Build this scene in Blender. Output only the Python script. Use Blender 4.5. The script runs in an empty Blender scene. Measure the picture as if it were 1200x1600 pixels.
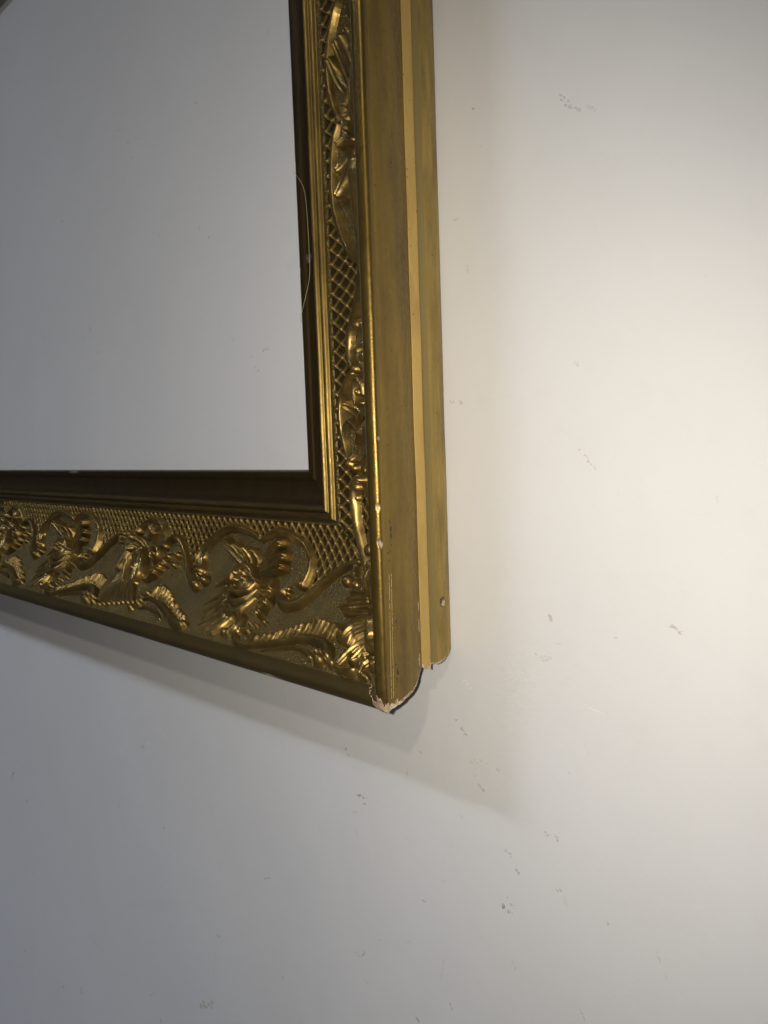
import bpy, math, random
import numpy as np
from mathutils import Matrix, Vector

scene = bpy.context.scene
col = scene.collection
rnd = random.Random(7)
nrs = np.random.RandomState(11)

# ------------------------------------------------------------------ camera
cam_d = bpy.data.cameras.new("camera")
cam = bpy.data.objects.new("camera", cam_d)
col.objects.link(cam)
RIGHT = Vector((0.701066, 0.712214, -0.035453))
FWD = Vector((-0.712122, 0.696644, -0.086999))
UP = Vector((-0.037263, 0.086239, 0.995577))
CAM = Vector((0.34666, -0.425, 0.16683))
cam.matrix_world = Matrix(((RIGHT.x, UP.x, -FWD.x, CAM.x),
                           (RIGHT.y, UP.y, -FWD.y, CAM.y),
                           (RIGHT.z, UP.z, -FWD.z, CAM.z),
                           (0, 0, 0, 1)))
cam_d.sensor_fit = 'VERTICAL'
cam_d.sensor_height = 36.0
cam_d.sensor_width = 27.0
cam_d.lens = 36.0 * 1252.48 / 1600.0
cam_d.clip_start = 0.01
cam_d.clip_end = 100
scene.camera = cam

# ------------------------------------------------------------------ world: the dim room
world = bpy.data.worlds.new("World")
scene.world = world
world.use_nodes = True
bg = world.node_tree.nodes["Background"]
bg.inputs[0].default_value = (0.88, 0.90, 1.0, 1)
bg.inputs[1].default_value = 0.05

# ------------------------------------------------------------------ lamps
def lamp(name, kind, loc, target, power, color, **kw):
    d = bpy.data.lights.new(name, kind)
    d.energy = power
    d.color = color
    for k, v in kw.items():
        setattr(d, k, v)
    o = bpy.data.objects.new(name, d)
    o.location = loc
    o.rotation_euler = (Vector(target) - Vector(loc)).to_track_quat('-Z', 'Y').to_euler()
    col.objects.link(o)
    return o

# flash of the phone, 2.5 cm to the left of its lens
flash_at = CAM - RIGHT * 0.015 + UP * 0.004
lamp("phone_flash", 'SPOT', flash_at, flash_at + FWD - UP * 0.10, 10.6,
     (1.0, 0.935, 0.83), spot_size=math.radians(108), spot_blend=1.0, shadow_soft_size=0.003)
# warm room lamp, up and to the right in front of the wall
lamp("room_lamp", 'POINT', (2.322, -3.094, 2.40), (0, 0, 0), 88.0, (1.0, 0.93, 0.82), shadow_soft_size=0.07)
# long cool tube lamp, up and to the left, parallel to the wall
tube = lamp("tube_lamp", 'AREA', (-1.95, -3.694, 3.888), (-1.00, 0, -1.15), 7.6, (0.74, 0.83, 1.0),
            shape='RECTANGLE', size=2.3, size_y=0.10, spread=math.radians(40))

# ------------------------------------------------------------------ picture settings
vs = scene.view_settings
vs.view_transform = 'Standard'
vs.look = 'None'
vs.exposure = 0.0
vs.gamma = 1.0
vs.use_curve_mapping = False
scene.render.engine = 'CYCLES'
scene.cycles.use_denoising = True
scene.cycles.max_bounces = 6

# ------------------------------------------------------------------ materials
def new_mat(name):
    m = bpy.data.materials.new(name)
    m.use_nodes = True
    nt = m.node_tree
    return m, nt, nt.nodes["Principled BSDF"]

def nd(nt, t, **kw):
    n = nt.nodes.new(t)
    for k, v in kw.items():
        setattr(n, k, v)
    return n

def ramp(nt, src, stops):
    r = nd(nt, 'ShaderNodeValToRGB')
    el = r.color_ramp.elements
    el[0].position, el[0].color = stops[0][0], (*stops[0][1], 1)
    el[1].position, el[1].color = stops[-1][0], (*stops[-1][1], 1)
    for p, c in stops[1:-1]:
        e = el.new(p)
        e.color = (*c, 1)
    nt.links.new(src, r.inputs[0])
    return r.outputs[0]

def noise(nt, scale, detail=3.0, rough=0.55, stretch=(1, 1, 1)):
    tc = nd(nt, 'ShaderNodeTexCoord')
    mp = nd(nt, 'ShaderNodeMapping')
    mp.inputs['Scale'].default_value = stretch
    nt.links.new(tc.outputs['Object'], mp.inputs[0])
    n = nd(nt, 'ShaderNodeTexNoise')
    n.inputs['Scale'].default_value = scale
    n.inputs['Detail'].default_value = detail
    n.inputs['Roughness'].default_value = rough
    nt.links.new(mp.outputs[0], n.inputs[0])
    return n.outputs[0]

def mixc(nt, fac, a, b):
    m = nd(nt, 'ShaderNodeMix', data_type='RGBA')
    for sock, v in ((m.inputs[0], fac), (m.inputs[6], a), (m.inputs[7], b)):
        if hasattr(v, 'is_linked'):
            nt.links.new(v, sock)
        else:
            sock.default_value = v if not isinstance(v, tuple) or len(v) != 3 else (*v, 1)
    return m.outputs[2]

def math_n(nt, op, a, b=None, clamp=False):
    m = nd(nt, 'ShaderNodeMath', operation=op, use_clamp=clamp)
    for s, v in ((m.inputs[0], a), (m.inputs[1], b)):
        if v is None:
            continue
        if hasattr(v, 'is_linked'):
            nt.links.new(v, s)
        else:
            s.default_value = v
    return m.outputs[0]

def bump(nt, b, height, strength, dist):
    n = nd(nt, 'ShaderNodeBump')
    n.inputs['Strength'].default_value = strength
    n.inputs['Distance'].default_value = dist
    nt.links.new(height, n.inputs['Height'])
    nt.links.new(n.outputs[0], b.inputs['Normal'])

PLASTER = (0.62, 0.55, 0.45)

def gold(name, c1, c2, metal, r1, r2, stretch=(1, 1, 1), nscale=60, specks=0.0, pebble=False, fine=0.00006, dull=None, dst=(1, 1, 1), dsc=25):
    """bronze-painted gesso: two tones, uneven gloss, old specks; a 'chip' attribute bares the plaster"""
    m, nt, b = new_mat(name)
    n1 = noise(nt, nscale, 4, 0.6, stretch)
    n2 = noise(nt, 260, 3, 0.6)
    b.inputs['Specular IOR Level'].default_value = 0.2
    base = ramp(nt, n1, [(0.30, c1), (0.72, c2)])
    if dull:
        n4 = noise(nt, dsc, 4, 0.65, dst)
        base = mixc(nt, ramp(nt, n4, [(0.45, (0, 0, 0)), (0.72, (1, 1, 1))]), base, dull)
    if specks:
        n3 = noise(nt, 420, 2, 0.5)
        base = mixc(nt, ramp(nt, n3, [(0.70, (0, 0, 0)), (0.76, (specks,) * 3)]), base, (0.05, 0.03, 0.012))
    at = nd(nt, 'ShaderNodeAttribute', attribute_name='chip')
    base = mixc(nt, at.outputs['Fac'], base, PLASTER)
    nt.links.new(base, b.inputs['Base Color'])
    mt = math_n(nt, 'MULTIPLY', math_n(nt, 'SUBTRACT', 1.0, at.outputs['Fac']), metal)
    nt.links.new(mt, b.inputs['Metallic'])
    rr = nd(nt, 'ShaderNodeMapRange')
    rr.inputs[3].default_value = r1
    rr.inputs[4].default_value = r2
    rr.inputs[1].default_value = 0.3
    rr.inputs[2].default_value = 0.7
    nt.links.new(n2, rr.inputs[0])
    rg = math_n(nt, 'ADD', rr.outputs[0], math_n(nt, 'MULTIPLY', at.outputs['Fac'], 0.5), True)
    nt.links.new(rg, b.inputs['Roughness'])
    if pebble:
        tc = nd(nt, 'ShaderNodeTexCoord')
        vo = nd(nt, 'ShaderNodeTexVoronoi')
        vo.inputs['Scale'].default_value = 620
        nt.links.new(tc.outputs['Object'], vo.inputs[0])
        hgt = math_n(nt, 'SUBTRACT', 1.0, vo.outputs['Distance'])
        bump(nt, b, hgt, 1.0, 0.0011)
    else:
        bump(nt, b, noise(nt, 900, 3, 0.6), 0.6, fine * 3)
    return m

M = {}
M['ground'] = gold('matte_gold_ground', (0.15, 0.110, 0.040), (0.225, 0.165, 0.060), 0.6, 0.34, 0.46, pebble=True, dull=(0.14, 0.112, 0.060), dsc=40)
M['lattice'] = gold('lattice_gold', (0.20, 0.138, 0.044), (0.30, 0.205, 0.066), 0.65, 0.30, 0.44)
M['cells'] = gold('dark_cell_bronze', (0.060, 0.041, 0.013), (0.095, 0.065, 0.020), 0.7, 0.34, 0.48)  # darker bronze for the cell floors between the lattice ribs
M['ornament'] = gold('burnished_gold', (0.25, 0.165, 0.048), (0.39, 0.262, 0.082), 0.86, 0.29, 0.45, nscale=90, dull=(0.145, 0.104, 0.043), dsc=60)
M['dullorn'] = gold('toned_gold', (0.17, 0.112, 0.034), (0.27, 0.18, 0.055), 0.8, 0.28, 0.42, nscale=90, dull=(0.14, 0.102, 0.043), dsc=60)
M['rim'] = gold('rim_gold', (0.16, 0.104, 0.026), (0.25, 0.165, 0.042), 0.85, 0.28, 0.42, stretch=(1, 1, 0.08), specks=0.5, dull=(0.13, 0.088, 0.026), dst=(1, 1, 0.3), dsc=60)
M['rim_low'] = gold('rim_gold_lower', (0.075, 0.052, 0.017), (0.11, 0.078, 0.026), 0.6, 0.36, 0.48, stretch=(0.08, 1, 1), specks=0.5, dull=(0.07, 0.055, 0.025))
M['side'] = gold('satin_bronze', (0.150, 0.099, 0.019), (0.235, 0.156, 0.033), 0.35, 0.36, 0.58, stretch=(1, 1, 0.05), nscale=110, specks=0.9, dull=(0.118, 0.076, 0.020), dst=(1, 1, 0.3), dsc=48)
M['bead'] = gold('bead_gold', (0.16, 0.106, 0.030), (0.26, 0.174, 0.048), 0.82, 0.32, 0.46, stretch=(1, 1, 0.5), specks=0.5, dull=(0.12, 0.082, 0.026), dst=(1, 1, 0.3), dsc=70)
M['sight'] = gold('dark_bronze', (0.030, 0.019, 0.006), (0.045, 0.029, 0.009), 0.45, 0.36, 0.48, stretch=(1, 1, 0.05), nscale=120)
M['pale'] = gold('pale_ochre', (0.39, 0.262, 0.082), (0.49, 0.33, 0.105), 0.12, 0.46, 0.66, stretch=(1, 1, 0.1), specks=0.95, dull=(0.30, 0.195, 0.065), dst=(1, 1, 0.25), dsc=60)
M['back'] = gold('olive_gold', (0.28, 0.195, 0.052), (0.42, 0.297, 0.086), 0.35, 0.40, 0.62, stretch=(1, 1, 0.08), nscale=120, specks=0.8, dull=(0.18, 0.128, 0.042), dst=(1, 1, 0.3), dsc=55)
M['groove'] = gold('grey_gold', (0.20, 0.150, 0.055), (0.26, 0.195, 0.075), 0.25, 0.5, 0.65, stretch=(1, 1, 0.06))

m, nt, b = new_mat('bare_plaster')
b.inputs['Roughness'].default_value = 0.9
nt.links.new(ramp(nt, noise(nt, 260, 4, 0.7), [(0.36, (0.20, 0.11, 0.05)), (0.47, (0.42, 0.32, 0.20)), (0.64, (0.66, 0.58, 0.46))]), b.inputs['Base Color'])
bump(nt, b, noise(nt, 500, 4, 0.7), 1.0, 0.0008)
M['plaster'] = m

m, nt, b = new_mat('old_gesso')
b.inputs['Roughness'].default_value = 0.85
nt.links.new(ramp(nt, noise(nt, 180, 4, 0.6), [(0.35, (0.22, 0.15, 0.085)), (0.65, (0.40, 0.31, 0.20))]), b.inputs['Base Color'])
bump(nt, b, noise(nt, 400, 3, 0.6), 0.7, 0.0005)
M['gesso'] = m

m, nt, b = new_mat('bare_wood')
b.inputs['Roughness'].default_value = 0.8
nt.links.new(ramp(nt, noise(nt, 200, 3, 0.6), [(0.3, (0.30, 0.19, 0.13)), (0.7, (0.42, 0.29, 0.21))]), b.inputs['Base Color'])
M['wood'] = m

m, nt, b = new_mat('wall_paint')
b.inputs['Roughness'].default_value = 0.42
big = noise(nt, 5, 4, 0.6)
mid = noise(nt, 45, 4, 0.65)
c = ramp(nt, big, [(0.3, (0.745, 0.738, 0.722)), (0.7, (0.785, 0.778, 0.765))])
c = mixc(nt, ramp(nt, mid, [(0.55, (0, 0, 0)), (0.85, (0.35, 0.35, 0.35))]), c, (0.70, 0.685, 0.65))
nt.links.new(c, b.inputs['Base Color'])
tc = nd(nt, 'ShaderNodeTexCoord')
fine = noise(nt, 520, 3, 0.6, (1, 1, 0.8))
broad = noise(nt, 70, 3, 0.5)
hh = math_n(nt, 'ADD', math_n(nt, 'MULTIPLY', fine, 0.25), broad)
bump(nt, b, hh, 0.28, 0.0012)
M['wall'] = m

m, nt, b = new_mat('wall_marks')
b.inputs['Roughness'].default_value = 0.55
at = nd(nt, 'ShaderNodeAttribute', attribute_name='tint')
nt.links.new(at.outputs['Color'], b.inputs['Base Color'])
M['marks'] = m

m, nt, b = new_mat('nail_grey')
b.inputs['Base Color'].default_value = (0.06, 0.055, 0.048, 1)
b.inputs['Roughness'].default_value = 0.6
M['nail'] = m

m, nt, b = new_mat('hair')
b.inputs['Base Color'].default_value = (0.50, 0.40, 0.24, 1)
b.inputs['Roughness'].default_value = 0.5
M['hair'] = m

# ------------------------------------------------------------------ mesh helpers
def link(name, me, mat, parent=None):
    o = bpy.data.objects.new(name, me)
    if mat:
        me.materials.append(mat)
    col.objects.link(o)
    if parent:
        o.parent = parent
    return o

def raw_mesh(name, verts, faces, smooth=True):
    me = bpy.data.meshes.new(name)
    verts = np.asarray(verts, np.float32)
    faces = np.asarray(faces, np.int32)
    n, k = faces.shape
    me.vertices.add(len(verts))
    me.vertices.foreach_set('co', verts.ravel())
    me.loops.add(n * k)
    me.loops.foreach_set('vertex_index', faces.ravel())
    me.polygons.add(n)
    me.polygons.foreach_set('loop_start', np.arange(0, n * k, k, dtype=np.int32))
    me.polygons.foreach_set('loop_total', np.full(n, k, np.int32))
    me.polygons.foreach_set('use_smooth', np.full(n, smooth, bool))
    me.update(calc_edges=True)
    me.validate()
    return me

def set_attr(me, name, vals):
    a = me.attributes.new(name, 'FLOAT', 'POINT')
    a.data.foreach_set('value', np.asarray(vals, np.float32).ravel())

def grid_mesh(name, P, keep=None, flip=False, attr=None):
    """P: n x m x 3 points; keep: n x m bool of the vertices to keep faces for (any corner)"""
    n, m_ = P.shape[:2]
    idx = np.arange(n * m_).reshape(n, m_)
    q = np.stack([idx[:-1, :-1], idx[1:, :-1], idx[1:, 1:], idx[:-1, 1:]], -1).reshape(-1, 4)
    if keep is not None:
        k = keep.ravel()
        q = q[k[q].any(1)]
    if flip:
        q = q[:, ::-1]
    used = np.unique(q)
    remap = np.zeros(n * m_, np.int32)
    remap[used] = np.arange(len(used))
    me = raw_mesh(name, P.reshape(-1, 3)[used], remap[q])
    if attr is not None:
        set_attr(me, 'chip', attr.ravel()[used])
    return me

def smooth_path(pts, n):
    """Catmull-Rom through pts, n samples"""
    p = np.asarray(pts, float)
    if len(p) == 1:
        return np.repeat(p, 2, 0) + np.array([[0.0], [1e-6]])
    q = np.vstack([2 * p[0] - p[1], p, 2 * p[-1] - p[-2]])
    t = np.linspace(0, len(p) - 1 - 1e-9, n)
    i = t.astype(int)
    u = (t - i)[:, None]
    a, b_, c_, d = q[i], q[i + 1], q[i + 2], q[i + 3]
    return 0.5 * (2 * b_ + (c_ - a) * u + (2 * a - 5 * b_ + 4 * c_ - d) * u ** 2 + (3 * b_ - a - 3 * c_ + d) * u ** 3)

def vnoise(x, y, seed=0):
    """smooth value noise on arrays"""
    xi, yi = np.floor(x).astype(np.int64), np.floor(y).astype(np.int64)
    xf, yf = x - xi, y - yi
    def h(i, j):
        k = (i * 374761393 + j * 668265263 + seed * 1442695041) & 0x7fffffff
        k = ((k ^ (k >> 13)) * 1274126177) & 0x7fffffff
        return ((k ^ (k >> 16)) & 0xffff) / 65535.0
    u, v = xf * xf * (3 - 2 * xf), yf * yf * (3 - 2 * yf)
    return (h(xi, yi) * (1 - u) + h(xi + 1, yi) * u) * (1 - v) + (h(xi, yi + 1) * (1 - u) + h(xi + 1, yi + 1) * u) * v

# ------------------------------------------------------------------ the wall
wn = 2
wall_me = raw_mesh('wall', [(-4.0, 0, -2.4), (3.0, 0, -2.4), (3.0, 0, 2.8), (-4.0, 0, 2.8)], [(0, 1, 2, 3)])
wall = link('wall', wall_me, M['wall'])
wall['kind'] = 'structure'

MARKS=[
(0.0733,0.3673,0.0818,0.3566,0.0032,'d',.5),(0.0788,0.3594,0.0873,0.3542,0.0021,'d',.5),(0.0915,0.3554,0.0973,0.3512,0.0025,'f',.6),
(0.0084,0.3801,0.0093,0.3782,0.0020,'d',.5),(0.0148,0.3852,0.0153,0.3673,0.0012,'f',.5),(0.0133,0.3547,0.0138,0.3538,0.0012,'d',.4),
(-0.0115,0.3131,-0.0070,0.3133,0.0012,'d',.7),(0.0007,0.2815,0.0000,0.2766,0.0025,'d',.4),(0.0797,0.2098,0.0832,0.2098,0.0023,'t',.5),
(-0.0194,0.1932,-0.0142,0.1920,0.0022,'d',.5),(-0.0102,0.1922,-0.0074,0.1908,0.0022,'d',.7),(0.0021,0.1919,0.0339,0.1941,0.0008,'f',.4),
(0.0673,0.1731,0.0807,0.1621,0.0012,'f',.4),(0.0815,0.1590,0.0841,0.1574,0.0019,'d',.4),(0.0859,0.1551,0.0935,0.1462,0.0023,'t',.6),
(0.1081,0.1324,0.1106,0.1320,0.0015,'f',.5),(0.1663,0.1318,0.1670,0.1281,0.0017,'t',.5),(0.0587,0.0516,0.0620,0.0504,0.0037,'t',.8),
(0.0636,0.0357,0.0684,0.0357,0.0012,'d',.5),(0.1042,0.0456,0.1076,0.0461,0.0016,'d',.4),(0.1399,0.0580,0.1474,0.0536,0.0029,'b',.5),
(0.0848,-0.0006,0.0972,-0.0027,0.0020,'w',.7),(0.0835,-0.0250,0.0875,-0.0314,0.0017,'f',.6),(0.1160,-0.0189,0.1160,-0.0251,0.0008,'f',.6),
(0.1147,0.0128,0.1154,0.0033,0.0008,'f',.5),(0.0473,0.0255,0.0610,0.0249,0.0042,'t',.4),(-0.0224,-0.0335,-0.0188,-0.0337,0.0024,'t',.8),
(-0.0166,-0.0379,-0.0114,-0.0432,0.0024,'t',1),(-0.0583,-0.0665,-0.0558,-0.0684,0.0020,'d',.7),(-0.0726,-0.0854,-0.0721,-0.0909,0.0015,'d',.5),
(-0.0091,-0.0614,0.0064,-0.0609,0.0056,'y',.6),(-0.0026,-0.0760,0.0024,-0.0796,0.0028,'t',.7),(-0.0076,-0.0694,-0.0030,-0.0700,0.0028,'d',.3),
(0.0136,-0.0598,0.0163,-0.0614,0.0028,'t',.7),(0.0716,-0.0465,0.0720,-0.0472,0.0013,'d',.5),(-0.0195,-0.1048,-0.0171,-0.1055,0.0019,'d',.7),
(0.0522,-0.0938,0.0562,-0.0942,0.0026,'t',.6),(0.0587,-0.0916,0.0645,-0.0931,0.0039,'b',.4),(0.0192,-0.1164,0.0256,-0.1196,0.0023,'d',.6),
(0.0265,-0.1271,0.0318,-0.1287,0.0037,'d',.6),(0.0153,-0.1358,0.0197,-0.1360,0.0014,'f',.5),(0.0604,-0.1281,0.0648,-0.1286,0.0018,'d',.6),
(-0.0118,-0.0037,-0.0073,-0.0084,0.0023,'w',.7),(-0.0159,-0.0022,-0.0112,-0.0032,0.0019,'w',.5),(-0.1314,-0.1224,-0.1183,-0.1217,0.0028,'b',1),
(-0.1246,-0.1264,-0.1216,-0.1276,0.0022,'b',.8),(-0.1353,-0.1357,-0.1348,-0.1416,0.0051,'b',.35),(-0.1375,-0.1475,-0.1304,-0.1612,0.0028,'f',.5),
(-0.1203,-0.1305,-0.1150,-0.1744,0.0011,'w',.3),(-0.0608,-0.1855,-0.0561,-0.1852,0.0021,'d',.6),(0.0204,-0.1502,0.0215,-0.1516,0.0014,'d',.8),
(0.0164,-0.1569,0.0180,-0.1591,0.0028,'d',.9),(0.0213,-0.1596,0.0251,-0.1604,0.0024,'d',1),(0.0236,-0.1545,0.0268,-0.1545,0.0023,'d',.5),
(0.0667,-0.1314,0.0685,-0.1372,0.0022,'t',.4),(0.0981,-0.1352,0.0985,-0.1375,0.0017,'d',.6),(-0.1426,-0.2646,-0.1363,-0.2652,0.0024,'f',.7),
(-0.1346,-0.2638,-0.1288,-0.2595,0.0023,'d',.7),(-0.0401,-0.2244,-0.0446,-0.2419,0.0021,'f',.6),(-0.0446,-0.2419,-0.0373,-0.2538,0.0016,'f',.6),
(-0.0362,-0.2563,-0.0331,-0.2599,0.0026,'d',.5),(0.0236,-0.1956,0.0267,-0.2007,0.0024,'f',.8),(0.0774,-0.2037,0.0815,-0.2108,0.0018,'d',.5),
(0.0683,-0.2025,0.0765,-0.2024,0.0013,'f',.5),(-0.0720,-0.2871,-0.0686,-0.2891,0.0027,'d',.9),(-0.1334,-0.2844,-0.1255,-0.2852,0.0023,'f',.7),
(-0.0086,-0.2262,-0.0069,-0.2273,0.0015,'d',.4),(0.1302,-0.1401,0.1330,-0.1468,0.0032,'d',.35),(0.1362,-0.1522,0.1369,-0.1534,0.0012,'d',.4),
(-0.9356,-0.3256,-0.9442,-0.3416,0.0077,'d',.5),(-0.8842,-0.3556,-0.8877,-0.3607,0.0043,'d',.7),(-0.5747,-0.2648,-0.5739,-0.2711,0.0034,'f',.6),
(-0.5193,-0.2534,-0.5096,-0.2504,0.0024,'f',.6),(-0.5606,-0.1872,-0.5577,-0.2025,0.0033,'w',.8),(-0.5142,-0.1771,-0.4986,-0.1747,0.0056,'d',.35),
(-0.4914,-0.1660,-0.4728,-0.1711,0.0062,'w',.5),(-0.4632,-0.2600,-0.4618,-0.2611,0.0024,'d',.9),(-0.4371,-0.3154,-0.4035,-0.2902,0.0015,'f',.5),
(-0.5583,-0.3917,-0.4455,-0.3406,0.0017,'f',.35),(-0.2714,-0.2480,-0.2607,-0.2427,0.0026,'d',.5),(-0.2898,-0.2662,-0.2901,-0.2689,0.0027,'w',.5),
(-0.3621,-0.3432,-0.3576,-0.3469,0.0037,'d',.5),(-0.7309,-0.5819,-0.7329,-0.5943,0.0041,'d',.7),(-0.7238,-0.5500,-0.7265,-0.5674,0.0020,'f',.6),
(-0.7990,-0.6130,-0.7950,-0.6161,0.0043,'d',.6),(-0.4040,-0.4461,-0.3779,-0.4292,0.0078,'t',.7),(-0.5013,-0.5075,-0.4991,-0.5145,0.0043,'d',.7),
(-0.2478,-0.3360,-0.2440,-0.3380,0.0027,'d',.5),(-0.2386,-0.3450,-0.2201,-0.3688,0.0013,'f',.7),(-0.3740,-0.3887,-0.3728,-0.3896,0.0023,'d',.9),
(-0.5208,-0.4895,-0.5105,-0.4820,0.0035,'f',.8),(-0.6867,-0.4931,-0.6591,-0.4900,0.0039,'f',.5),(-0.5220,-0.4231,-0.4819,-0.4069,0.0017,'f',.4),
(-0.9495,-0.6250,-0.9443,-0.6259,0.0048,'d',.7),(-0.4948,-0.0854,-0.4819,-0.1016,0.0054,'w',.6),(-0.4622,-0.0838,-0.4629,-0.0898,0.0030,'w',.6),
(-0.5867,-0.1312,-0.5875,-0.1362,0.0042,'w',.5),(-0.5473,-0.1263,-0.5221,-0.1172,0.0032,'w',.6),(-0.5134,-0.1346,-0.5006,-0.1546,0.0071,'w',.3),
(-0.4650,-0.1424,-0.4420,-0.1516,0.0053,'w',.3),(-0.1443,-0.0859,-0.1427,-0.0872,0.0022,'d',.7),(-0.1405,-0.0905,-0.1390,-0.0917,0.0022,'d',.7),
(-0.2250,-0.0601,-0.2222,-0.0607,0.0024,'d',.4),(-0.4784,0.5060,-0.4614,0.5030,0.0019,'f',.6),(-0.4521,0.4874,-0.4439,0.4857,0.0019,'f',.7),
(-0.4289,0.4847,-0.4249,0.4842,0.0018,'d',.5),(-0.4458,0.4715,-0.4433,0.4689,0.0019,'d',.5),(-0.3182,0.4858,-0.3151,0.4837,0.0017,'d',.6),
(-0.6237,0.4450,-0.6186,0.4425,0.0022,'d',.6),(-0.6094,0.5185,-0.6080,0.5159,0.0021,'d',.5),(-0.3251,0.3766,-0.3191,0.3694,0.0023,'f',.6),
(-0.3088,0.3627,-0.3047,0.3595,0.0023,'d',.5),(-0.3979,0.3826,-0.3944,0.3800,0.0025,'d',.4),(-0.5342,0.3552,-0.5298,0.3524,0.0028,'f',.5),
(-0.5673,0.3109,-0.5627,0.3081,0.0036,'d',.7),(-0.5859,0.3020,-0.5762,0.2979,0.0022,'f',.6),(-0.5515,0.2827,-0.5452,0.2806,0.0029,'d',.5),
(-0.7032,0.3277,-0.6958,0.3115,0.0040,'f',.5),(-0.2795,0.2683,-0.2748,0.2637,0.0029,'f',.5),(-0.2317,0.2500,-0.2185,0.2524,0.0033,'d',.4),
(-0.2521,0.2476,-0.2473,0.2466,0.0022,'f',.7),(-0.2452,0.2374,-0.2380,0.2317,0.0022,'d',.5),(-0.3153,0.1851,-0.3147,0.1802,0.0024,'f',.5),
(-0.2044,0.5078,-0.2022,0.5029,0.0019,'f',.6),(-0.3018,0.3341,-0.2999,0.3320,0.0017,'d',.4),(-0.3592,-0.2015,-0.3574,-0.2079,0.0021,'f',.5),
(-0.7113,-0.3684,-0.7082,-0.3746,0.0039,'f',.4),(-0.0290,-0.1152,-0.0112,-0.1237,0.0010,'f',.3),(-0.0762,-0.2250,-0.0748,-0.2265,0.0016,'d',.4),
(-0.1108,-0.2386,-0.1102,-0.2400,0.0017,'d',.6),(0.0712,-0.1997,0.0600,-0.1986,0.0009,'f',.35),(0.1281,-0.1471,0.1241,-0.1449,0.0012,'f',.4),
(0.1595,0.2483,0.1608,0.2477,0.0010,'f',.5),(0.1403,0.3104,0.1411,0.3093,0.0010,'d',.35),(0.1082,0.3242,0.1086,0.3199,0.0010,'f',.5),
(0.1386,0.3292,0.1390,0.3281,0.0010,'f',.4),(0.1472,0.2277,0.1475,0.2267,0.0010,'f',.4),(-0.0402,-0.1612,-0.0357,-0.1610,0.0015,'f',.5)]

TINT = {'d': (0.13, 0.125, 0.12), 'b': (0.16, 0.09, 0.045), 't': (0.40, 0.34, 0.20), 'y': (0.66, 0.56, 0.34),
        'f': (0.50, 0.49, 0.47), 'w': (0.90, 0.90, 0.89)}
WALLC = (0.765, 0.757, 0.742)

class Blobs:
    def __init__(self):
        self.v, self.f, self.c = [], [], []
    def add(self, o, ux, uy, n, r1, r2, ang, tint):
        """small uneven flake: ring of 9 points and a slightly raised middle"""
        k = len(self.v)
        ca, sa = math.cos(ang), math.sin(ang)
        self.v.append(o + n * 0.00016)
        for i in range(9):
            t = 2 * math.pi * i / 9
            q = rnd.uniform(0.55, 1.15)
            x, y = r1 * q * math.cos(t), r2 * q * math.sin(t)
            self.v.append(o + ux * (x * ca - y * sa) + uy * (x * sa + y * ca) + n * 0.00005)
        for i in range(9):
            self.f.append((k, k + 1 + i, k + 1 + (i + 1) % 9))
        self.c += [tint] * 10
    def build(self, name, mat, parent):
        me = raw_mesh(name, [tuple(p) for p in self.v], self.f, False)
        a = me.attributes.new('tint', 'FLOAT_COLOR', 'POINT')
        a.data.foreach_set('color', np.array([(*c, 1) for c in self.c], np.float32).ravel())
        o = link(name, me, mat, parent)
        o['kind'] = 'stuff'
        return o

sets = {'scuff_marks': Blobs(), 'stains': Blobs(), 'paint_scratches': Blobs()}
EX, EY, EZ = Vector((1, 0, 0)), Vector((0, -1, 0)), Vector((0, 0, 1))
for (x1, z1, x2, z2, w, kind, st) in MARKS:
    B = sets['scuff_marks' if kind in 'df' else 'stains' if kind in 'bty' else 'paint_scratches']
    L = math.hypot(x2 - x1, z2 - z1)
    ang = math.atan2(z2 - z1, x2 - x1)
    nb = max(2, int(3 + 5 * st + L / max(w, 1e-4) * 2.2))
    if L < w * 2.2:
        nb = int(4 + 5 * st)
    for i in range(nb):
        t = rnd.random()
        if kind in 'fw' and w < 0.002:
            t = (i + 0.5) / nb
        off = rnd.gauss(0, 0.24) * w
        o = Vector((x1 + (x2 - x1) * t - math.sin(ang) * off, -0.00002 * (1 + i % 7), z1 + (z2 - z1) * t + math.cos(ang) * off))
        r = w * rnd.uniform(0.10, 0.32)
        ln = r * rnd.uniform(1.0, 2.2)
        if kind == 'f':
            ln = max(ln, L / nb * 0.8)
        s_ = max(0.0, min(1.0, st * rnd.uniform(0.22, 0.85)))
        tint = tuple(WALLC[j] * (1 - s_) + TINT[kind][j] * s_ for j in range(3))
        B.add(o, EX, EZ, EY, ln, r, ang + rnd.gauss(0, 0.35), tint)
for k, B in sets.items():
    B.build(k, M['marks'], wall)

# ------------------------------------------------------------------ the frame: rails as swept mouldings
W_, H_ = 1.10, 0.902

def place(rail, s, a, h):
    s, a, h = np.broadcast_arrays(s, a, h)
    if rail == 'bottom':
        return np.stack([-s, -h, a], -1)
    if rail == 'right':
        return np.stack([-a, -h, s], -1)
    if rail == 'top':
        return np.stack([-s, -h, H_ - a], -1)
    return np.stack([-W_ + a, -h, s], -1)

LEN = {'bottom': W_, 'top': W_, 'right': H_, 'left': H_}

def dense(pts, n):
    p = np.asarray(pts, float)
    d = np.r_[0, np.cumsum(np.hypot(*np.diff(p, axis=0).T))]
    if n <= len(p):
        return p
    q = smooth_path(p, n * 4)
    d = np.r_[0, np.cumsum(np.hypot(*np.diff(q, axis=0).T))]
    t = np.linspace(0, d[-1], n)
    return np.c_[np.interp(t, d, q[:, 0]), np.interp(t, d, q[:, 1])]

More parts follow.
